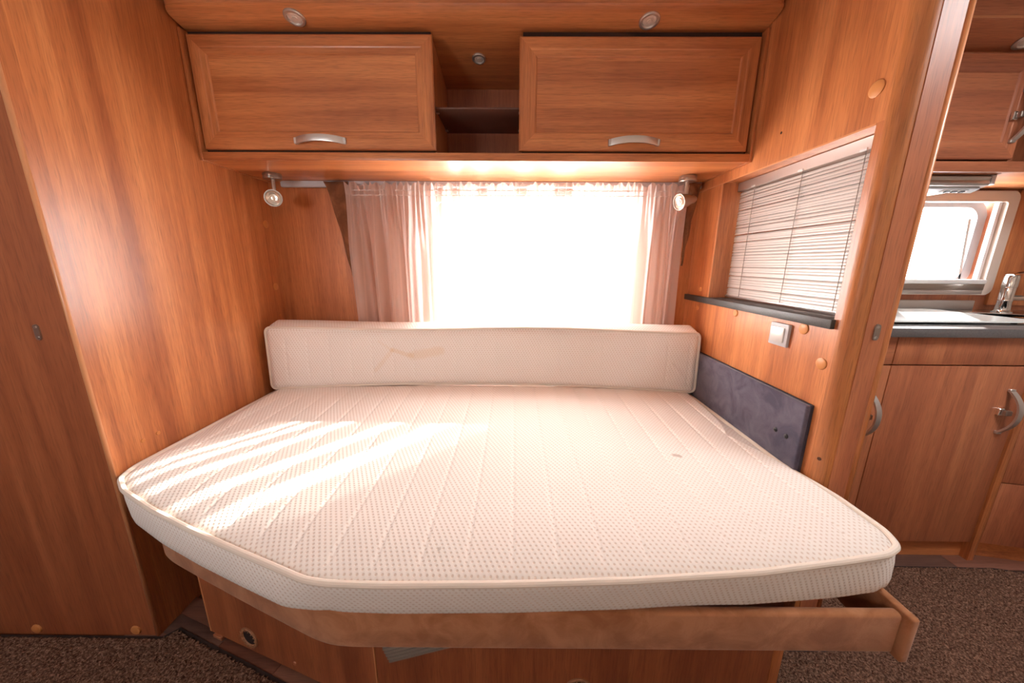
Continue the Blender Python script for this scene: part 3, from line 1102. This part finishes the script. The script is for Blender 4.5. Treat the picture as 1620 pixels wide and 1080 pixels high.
def rect_loop(x0, x1, y0, y1, r):
    pts = []
    for cx, cy, s in ((x1 - r, y1 - r, 0), (x0 + r, y1 - r, 1), (x0 + r, y0 + r, 2), (x1 - r, y0 + r, 3)):
        for k in range(9):
            a = math.pi / 2 * (s + k / 8)
            pts.append((cx + r * math.cos(a), cy + r * math.sin(a)))
    return pts


def bow(x):
    s = (x + 0.145) / 0.98
    return 0.035 * (1 - min(1.0, abs(s)) ** 2.2)


def b_map(u, v, w):
    lift = 0.022 * (1 - min(1.0, abs((u + 0.145) / 0.98)) ** 2) * (1 - v / BH)
    return (u, 1.590 - w + bow(u) - 0.015 + 0.012 * (v / BH), 0.608 + v + lift + 0.030 * (BT - w) / BT * (v / BH) + 0.006 * math.sin(u * 5.0 + 1) * (v / BH))


bo = resample(rect_loop(BX0, BX1, 0.0, BH, 0.026), 0.005)
brings = [(0.02, 0.0), (0.008, 0.004), (0.001, 0.014), (0.0, 0.05), (0.002, BT - 0.022), (0.006, BT - 0.013), (0.010, BT - 0.011), (0.014, BT - 0.006), (0.026, BT - 0.001)]
bol, bN = cushion('bolster', bo, brings, None, lambda x, y: 0.005, BT, 0.096, 0.02, (BX0 + 0.12, BX1 - 0.12, BH / 2), knit('knit_ticking_bolster', stains), b_map, 18)
tag(bol, 'long narrow cream mattress piece standing upright against the window', 'bolster')
sweep('piping', piping_mat, [b_map(p.x + q.x * 0.003, p.y + q.y * 0.003, BT - 0.0125) for p, q in zip(bo[::2], bN[::2])], circ(0.0058, 8), bol, closed=True, up=(0, 1, 0))

# ------------------------------------------------------------------ bed frame
bed = thing('bed_frame', (-0.15, 1.1, 0.0), 'fixed wooden bed base with brown suede rails under the large mattress', 'bed')
DA, DB = Vector((-0.985, 0.872)), Vector((-0.352, 0.673))      # diagonal base panel
dn = Vector((DB.y - DA.y, -(DB.x - DA.x))).normalized()
if dn.y > 0:
    dn = -dn


def diag_box(name, mat, s0, s1, t0, t1, z0, z1, parent, bevel=0.0):
    """box on the diagonal panel: s along, t outward"""
    u = (DB - DA).normalized()
    M = Matrix(((u.x, dn.x, 0, DA.x), (u.y, dn.y, 0, DA.y), (0, 0, 1, 0), (0, 0, 0, 1)))
    return box(name, mat, s0, s1, t0, t1, z0, z1, parent, bevel, 2, M)


DL_ = (DB - DA).length
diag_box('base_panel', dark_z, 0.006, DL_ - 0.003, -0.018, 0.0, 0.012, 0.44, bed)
diag_box('base_edge', edge_band, 0.0, 0.006, -0.018, 0.0005, 0.012, 0.44, bed)
box('base_panel', dark_z, DB.x + 0.003, 0.659, DB.y, DB.y + 0.018, 0.012, 0.44, bed)
box('base_edge', wood_z, 0.660, 0.684, DB.y - 0.001, 1.60, 0.005, 0.44, bed, 0.001)
diag_box('corner_strip', edge_band, DL_ - 0.003, DL_ + 0.001, -0.010, 0.001, 0.012, 0.44, bed)
diag_box('hinge_clip', clip_mat, 0.022, 0.060, -0.004, 0.007, 0.001, 0.013, bed, 0.001)


def vent(loc, d, parent):
    bm = bmesh.new()
    M = frame_to(loc, d)
    add_lathe(bm, [(0.0355, -0.002), (0.0355, 0.003), (0.033, 0.005), (0.026, 0.0035), (0.0245, 0.000), (0.0245, -0.018), (0.030, -0.018), (0.030, -0.002)], M, 36)
    for k in range(14):
        a = 2 * math.pi * k / 14
        add_box(bm, 0.026, 0.0345, -0.0012, 0.0012, 0.0035, 0.0062, 0, 1, M @ Matrix.Rotation(a, 4, 'Z'))
    v = bm_obj('vent_ring', bm, vent_mat, parent)
    lathe('vent_hole', shade_dark, [(0, 0.0006), (0.0248, 0.0006), (0.0248, 0.0)], loc, d, v, 24)


def diag_pt(s, t, z):
    u = (DB - DA).normalized()
    p = DA + u * s + dn * t
    return (p.x, p.y, z)


d3 = (dn.x, dn.y, 0)
vent(diag_pt((Vector((-0.806, 0.815)) - DA).length, 0.0, 0.063), d3, bed)
vent((0.174, DB.y, 0.104), (0, -1, 0), bed)
lathe('screw_cap', clip_mat, [(0, 0.003), (0.005, 0.0025), (0.0065, 0.0)], diag_pt((Vector((-0.634, 0.763)) - DA).length, 0.0, 0.043), d3, bed, 14)

# suede rail along the diagonal and the front
RP = [(-1.030, 0.858), (-1.018, 0.828), (-0.960, 0.797), (-0.859, 0.757), (-0.651, 0.677), (-0.450, 0.602), (-0.410, 0.589), (-0.360, 0.585), (0.2, 0.588), (0.833, 0.590)]
rp = [Vector(p) for p in RP]
dense = []
for a, b in zip(rp, rp[1:]):
    k = max(2, int((b - a).length / 0.012))
    dense += [a.lerp(b, j / k) for j in range(k)]
dense.append(rp[-1])
for _ in range(5):
    dense = [dense[0]] + [(dense[i - 1] + dense[i] * 2 + dense[i + 1]) / 4 for i in range(1, len(dense) - 1)] + [dense[-1]]
th, hh = 0.011, 0.052
rpf = []
for cx, cz, s in ((th - .008, hh - .008, 0), (-th + .008, hh - .008, 1), (-th + .008, -hh + .008, 2), (th - .008, -hh + .008, 3)):
    for k in range(4):
        a = math.pi / 2 * (s + k / 3)
        rpf.append((cx + .008 * math.cos(a), cz + .008 * math.sin(a)))
bm = bmesh.new()
add_sweep(bm, [(p.x, p.y + 0.010, 0.405) for p in dense], rpf)
bm_obj('front_rail', bm, suede_brown, bed, 'auto')
box('side_rail', suede_brown, 0.836, 0.856, 0.574, 0.858, 0.346, 0.464, bed, 0.006, 3)
for i in range(9):
    y = 0.66 + i * 0.105
    box('bed_slat', plain('birch_slat', (0.55, 0.38, 0.22), 0.6) if i == 0 else bpy.data.materials['birch_slat'], -0.30 if i == 0 else -0.60, 0.826, y, y + 0.06, 0.452, 0.4655, bed, 0.002, 1)
# ribbed grey strip that pokes out below the rail
M = Matrix.Translation((-0.302, 0.630, 0.2705)) @ Matrix.Rotation(R(-18.6), 4, 'Y')
bm = bmesh.new()
add_box(bm, 0.0, 0.20, 0.0, 0.012, -0.0265, 0.024, 0.001, 1, M)
for k in range(5):
    add_box(bm, 0.0, 0.20, -0.0022, 0.001, -0.024 + k * 0.0098, -0.019 + k * 0.0098, 0, 1, M)
bm_obj('ribbed_strip', bm, plain('grey_ribbed_metal', (0.30, 0.25, 0.21), 0.5, 0.3), bed)['label'] = 'ribbed grey strip below the rail'

# ------------------------------------------------------------------ vinyl planks and carpet
fl = bpy.data.objects['floor']
plank_mats = [wood('plank_%d' % i, 'x', d, m_, l_, 0.45) for i, (d, m_, l_) in enumerate((
    ((0.13, 0.05, 0.03), (0.20, 0.08, 0.05), (0.28, 0.12, 0.08)), ((0.20, 0.09, 0.06), (0.30, 0.14, 0.09), (0.38, 0.19, 0.13)), ((0.10, 0.05, 0.04), (0.15, 0.08, 0.06), (0.20, 0.11, 0.08))))]
ang = math.atan2(DB.y - DA.y, DB.x - DA.x)
for r_ in range(3):
    for c_ in range(5):
        s0 = -0.26 + c_ * 0.235 + 0.09 * (r_ % 2)
        t0 = -0.070 + r_ * 0.058
        diag_box('plank', plank_mats[(r_ * 2 + c_) % 3], s0 + 0.0006, s0 + 0.2344, t0 + 0.0006, t0 + 0.0574, -0.010, 0.0005, fl, 0.0005)
for c_ in range(5):
    box('plank', plank_mats[(c_ + 1) % 3], 0.96 + c_ * 0.42, 0.96 + c_ * 0.42 + 0.4188, 1.150, 1.240, -0.010, 0.0005, fl, 0.0005)

CP = [(-2.28, YF + 0.01), (3.09, YF + 0.01), (3.09, 0.94), (1.93, 1.155), (0.985, 1.165), (0.985, 0.845), (0.83, 0.845), (0.70, 0.845), (0.70, 0.640),
      (-0.38, 0.640), (-0.65, 0.738), (-0.784, 0.783), (-1.100, 0.886), (-1.128, 0.858), (-2.28, 0.856)]


def inside(x, y, P):
    c = False
    j = len(P) - 1
    for i in range(len(P)):
        if (P[i][1] > y) != (P[j][1] > y) and x < (P[j][0] - P[i][0]) * (y - P[i][1]) / (P[j][1] - P[i][1]) + P[i][0]:
            c = not c
        j = i
    return c


car_m = carpet_mat()
prism('carpet_backing', plain('carpet_binding', (0.035, 0.018, 0.014), 0.9), CP, 'z', -0.0095, 0.004)
cb = bpy.data.objects['carpet_backing']
st = 0.0055
verts, faces, idx = [], [], {}
cells = []
for (xa, xb, ya, yb) in ((-2.0, -0.36, 0.55, 0.90), (0.66, 2.75, 0.45, 1.17)):
    for i in range(int((xb - xa) / st)):
        for j in range(int((yb - ya) / st)):
            x, y = xa + i * st, ya + j * st
            if inside(x + st / 2, y + st / 2, CP) and inside(x - .004, y - .004, CP) and inside(x + .012, y + .012, CP) and inside(x - .004, y + .012, CP):
                cells.append((xa, ya, i, j))


def cv(xa, ya, i, j):
    k = (xa, i, j)
    if k not in idx:
        x, y = xa + i * st, ya + j * st
        idx[k] = len(verts)
        verts.append((x + random.uniform(-.0016, .0016), y + random.uniform(-.0016, .0016), 0.0085 + random.uniform(-0.0035, 0.0035)))
    return idx[k]


for (xa, ya, i, j) in cells:
    faces.append((cv(xa, ya, i, j), cv(xa, ya, i + 1, j), cv(xa, ya, i + 1, j + 1), cv(xa, ya, i, j + 1)))
me = bpy.data.meshes.new('carpet')
me.from_pydata(verts, [], faces)
car = link('carpet', me, car_m)
car['kind'] = 'stuff'
tag(car, 'dark brown speckled loop pile carpet on the floor', 'carpet')
cb.name = 'carpet_binding'
cb.parent = car

# ------------------------------------------------------------------ kitchen
YK = 1.200


def knob_latch(x, y, z, parent, M=None):
    bm = bmesh.new()
    add_box(bm, x - 0.009, x + 0.009, y - 0.006, y + 0.002, z - 0.014, z + 0.014, 0.002, 1, M)
    l = bm_obj('latch', bm, chrome, parent)
    return l


def kitchen_handle(x, z, parent, M=None, y=YK):
    bow_handle(x, y, z, 0.165, parent, False, 0.046, 0.0095, 'curved satin metal handle', M)
    bm = bmesh.new()
    add_box(bm, x - 0.026, x - 0.008, y - 0.010, y + 0.001, z - 0.014, z + 0.014, 0.002, 1, M)
    k = bm_obj('latch', bm, chrome, parent)
    bm = bmesh.new()
    add_box(bm, x - 0.020, x + 0.004, y - 0.024, y - 0.0095, z - 0.010, z + 0.010, 0.003, 2, M)
    bm_obj('latch_button', bm, nickel, parent)


ku = thing('tall_base_cabinet', (1.16, 1.45, 0), 'narrow kitchen base cabinet mostly hidden behind the wooden post', 'cabinet')
box('carcass', rose_z, 0.962, 1.366, YK + 0.020, YB - 0.002, 0.0, 0.940, ku)
d = box('door', rose_z, 0.964, 1.3655, YK, YK + 0.018, 0.085, 0.833, ku, 0.001)
kitchen_handle(1.318, 0.640, d)
box('fascia', rose_x, 0.964, 1.3655, YK, YK + 0.018, 0.838, 0.940, ku, 0.001)
ks = thing('sink_cabinet', (1.62, 1.45, 0), 'wood kitchen base cabinet with one door under the sink worktop', 'cabinet')
box('carcass', rose_z, 1.3665, 1.876, YK + 0.020, YB - 0.002, 0.085, 0.940, ks)
d = box('door', rose_z, 1.369, 1.873, YK, YK + 0.018, 0.085, 0.833, ks, 0.001)
kitchen_handle(1.822, 0.660, d)
box('fascia', rose_z, 1.369, 1.90, YK, YK + 0.018, 0.838, 0.940, ks, 0.001)
box('plinth', wood_x, 1.3665, 1.876, YK + 0.020, YK + 0.034, 0.0, 0.084, ks)
box('side_panel', wood_z, 1.877, 1.902, YK - 0.006, YB - 0.002, 0.0, 0.836, ks, 0.001)
# angled drawer unit
Mk = Matrix.Translation((1.906, YK + 0.004, 0)) @ Matrix.Rotation(R(-11), 4, 'Z')
kd = thing('drawer_unit', (2.25, 1.4, 0), 'angled kitchen drawer unit beside the sink cabinet', 'drawers')
box('carcass', dark_z, 0.002, 0.80, 0.020, 0.36, 0.08, 0.936, kd, 0, 2, Mk)
box('plinth', wood_x, 0.002, 0.80, 0.026, 0.040, 0.0, 0.078, kd, 0, 2, Mk)
for (z0, z1) in ((0.080, 0.355), (0.359, 0.645), (0.649, 0.833), (0.838, 0.936)):
    box('drawer_front', rose_z, 0.010, 0.79, 0.0, 0.018, z0, z1, kd, 0.0015, 2, Mk)

wt = tag(box('worktop', worktop_mat, 0.962, 3.05, 1.176, YB - 0.002, 0.943, 0.9745, None, 0.002), 'grey slate kitchen worktop with bright front edge', 'worktop')
tag(box('worktop_upstand', satin, 1.40, 2.262, YB - 0.020, YB - 0.003, 0.976, 1.022, None, 0.003), 'pale metal strip along the back of the worktop', 'strip')

sk = thing('sink', (1.9, 1.45, 0.975), 'stainless steel sink set in the worktop', 'sink')
bm = bmesh.new()
out = resample(rect_loop(1.25, 2.75, 1.225, 1.675, 0.06), 0.03)
inn = resample(rect_loop(1.95, 2.62, 1.285, 1.600, 0.10), 0.03)
add_prism(bm, [(p.x, p.y) for p in out], 'z', 0.9747, 0.9785)
bm_obj('sink_rim', bm, chrome, sk)
lathe('basin', steel, [(0.165, 0.0048), (0.158, 0.0062), (0.145, 0.0048), (0.13, 0.004), (0.03, 0.004), (0, 0.0039)], (2.12, 1.42, 0.9745), (0, 0, 1), sk, 48)
gl = tag(prism('hob_cover', lid_mat, [(p.x, p.y) for p in resample(rect_loop(1.30, 1.955, 1.255, 1.625, 0.05), 0.03)], 'z', 0.984, 0.990), 'frosted glass hob lid lying on the worktop beside the sink', 'lid')
for x in (1.36, 1.90):
    for y in (1.30, 1.58):
        lathe('lid_foot', black_pl, [(0, 0), (0.008, 0), (0.008, 0.0055), (0, 0.0055)], (x, y, 0.9785), (0, 0, 1), gl, 12)

fc = thing('faucet', (2.262, 1.60, 0.978), 'chrome mixer tap at the back of the kitchen sink', 'tap')
fd = Vector((0.02, 0, 0.17))
lathe('body', chrome, [(0, 0), (0.032, 0), (0.032, 0.006), (0.024, 0.012), (0.0215, 0.05), (0.0225, 0.052), (0.0225, 0.060), (0.0215, 0.062), (0.0215, 0.115), (0.0230, 0.117), (0.0230, 0.160), (0.020, 0.170), (0, 0.172)], (2.262, 1.60, 0.9775), (0, 0, 1), fc, 32)
pts = [(2.250, 1.600, 1.147), (2.270, 1.598, 1.157), (2.31, 1.590, 1.166), (2.37, 1.580, 1.172), (2.44, 1.565, 1.172), (2.48, 1.555, 1.168)]
sweep('lever', chrome, pts, circ(0.020, 12, 0.006), fc)
pts = [(2.275, 1.597, 1.045), (2.31, 1.588, 1.047), (2.36, 1.575, 1.043), (2.42, 1.56, 1.040), (2.47, 1.545, 1.030)]
sweep('spout', chrome, pts, circ(0.011, 12), fc)
lathe('spout_collar', chrome, [(0, 0), (0.014, 0), (0.014, 0.030), (0.0, 0.030)], (2.278, 1.596, 1.046), (0.95, -0.25, 0.02), fc, 18)

tag(box('splash_panel', wood_z, 2.330, 2.90, YB - 0.014, YB - 0.002, 1.00, 1.53, None, 0.001), 'light wood panel on the wall right of the kitchen window', 'panel')

# kitchen wall cabinet, soffit, hood
YU = 1.400
uc = thing('wall_cabinet', (1.6, 1.55, 1.53), 'wooden kitchen wall cabinet with framed door above the range hood', 'cabinet')
box('bottom_panel', wood_x, 0.962, 2.40, YU + 0.018, YB - 0.002, 1.532, 1.550, uc)
box('bottom_rail', rose_x, 0.962, 2.40, YU, YU + 0.017, 1.530, 1.566, uc, 0.001)
box('side_panel', dark_z, 1.850, 1.866, YU + 0.021, YB - 0.002, 1.552, 1.915, uc)
box('back_panel', dark_z, 0.966, 2.40, YB - 0.014, YB - 0.003, 1.551, 1.915, uc)
box('top_panel', dark_x, 0.962, 2.40, YU + 0.021, YB - 0.002, 1.916, 1.930, uc)
dk = framed_door(uc, 1.31, 1.842, 1.574, 1.914, YU, 0.060, (rose_x, rose_z))
kitchen_handle(1.812, 1.715, dk, None, YU)
framed_door(uc, 0.966, 1.304, 1.574, 1.914, YU, 0.060, (rose_x, rose_z))
bm = bmesh.new()
add_prism(bm, [(1.300, 1.957), (1.304, 1.9535), (1.42, 1.926), (YB - 0.002, 1.932), (YB - 0.002, 1.945), (1.306, 1.985), (1.300, 1.985)], 'x', 0.962, 2.90)
ksf = struct(bm_obj('trim_5', bm, rose_x), 'sloping wooden soffit over the kitchen')
box('soffit_face', rose_x, 0.962, 2.90, 1.304, 1.318, 1.984, 2.036, ksf)
box('soffit_edge', edge_band, 0.962, 2.90, 1.2985, 1.302, 1.956, 1.961, ksf)
downlight(1.745, 1.372, 1.9375, (0, -0.23, -0.973), 'oval looking recessed spotlight in the soffit over the kitchen', 0.040)

rh = thing('range_hood', (1.55, 1.5, 1.485), 'slim silver range hood with three black switches under the wall cabinet', 'hood')
box('hood_body', white_pl, 1.25, 1.850, 1.470, 1.700, 1.492, 1.530, rh, 0.003)
bm = bmesh.new()
add_prism(bm, [(1.448, 1.500), (1.452, 1.494), (1.470, 1.488), (1.470, 1.530), (1.452, 1.530), (1.447, 1.524), (1.451, 1.512)], 'x', 1.25, 1.845)
bm_obj('hood_front', bm, satin, rh)
bm = bmesh.new()
pts = [(1.845, 1.447), (1.862, 1.449), (1.876, 1.458), (1.880, 1.472), (1.870, 1.50), (1.845, 1.50)]
add_prism(bm, pts, 'z', 1.498, 1.530)
bm_obj('hood_end_cap', bm, grey_pl, rh)
Mh = Matrix.Translation((0, 1.466, 1.489)) @ Matrix.Rotation(R(-20), 4, 'X')
box('control_strip', grey_pl, 1.25, 1.835, 0.0, 0.032, -0.006, 0.002, rh, 0.002, 1, Mh)
box('switch_plate', white_pl, 1.700, 1.800, 0.006, 0.026, -0.0085, -0.004, rh, 0.002, 1, Mh)
for x in (1.712, 1.741, 1.770):
    box('rocker_switch', black_pl, x, x + 0.018, 0.010, 0.022, -0.0115, -0.007, rh, 0.001, 1, Mh)
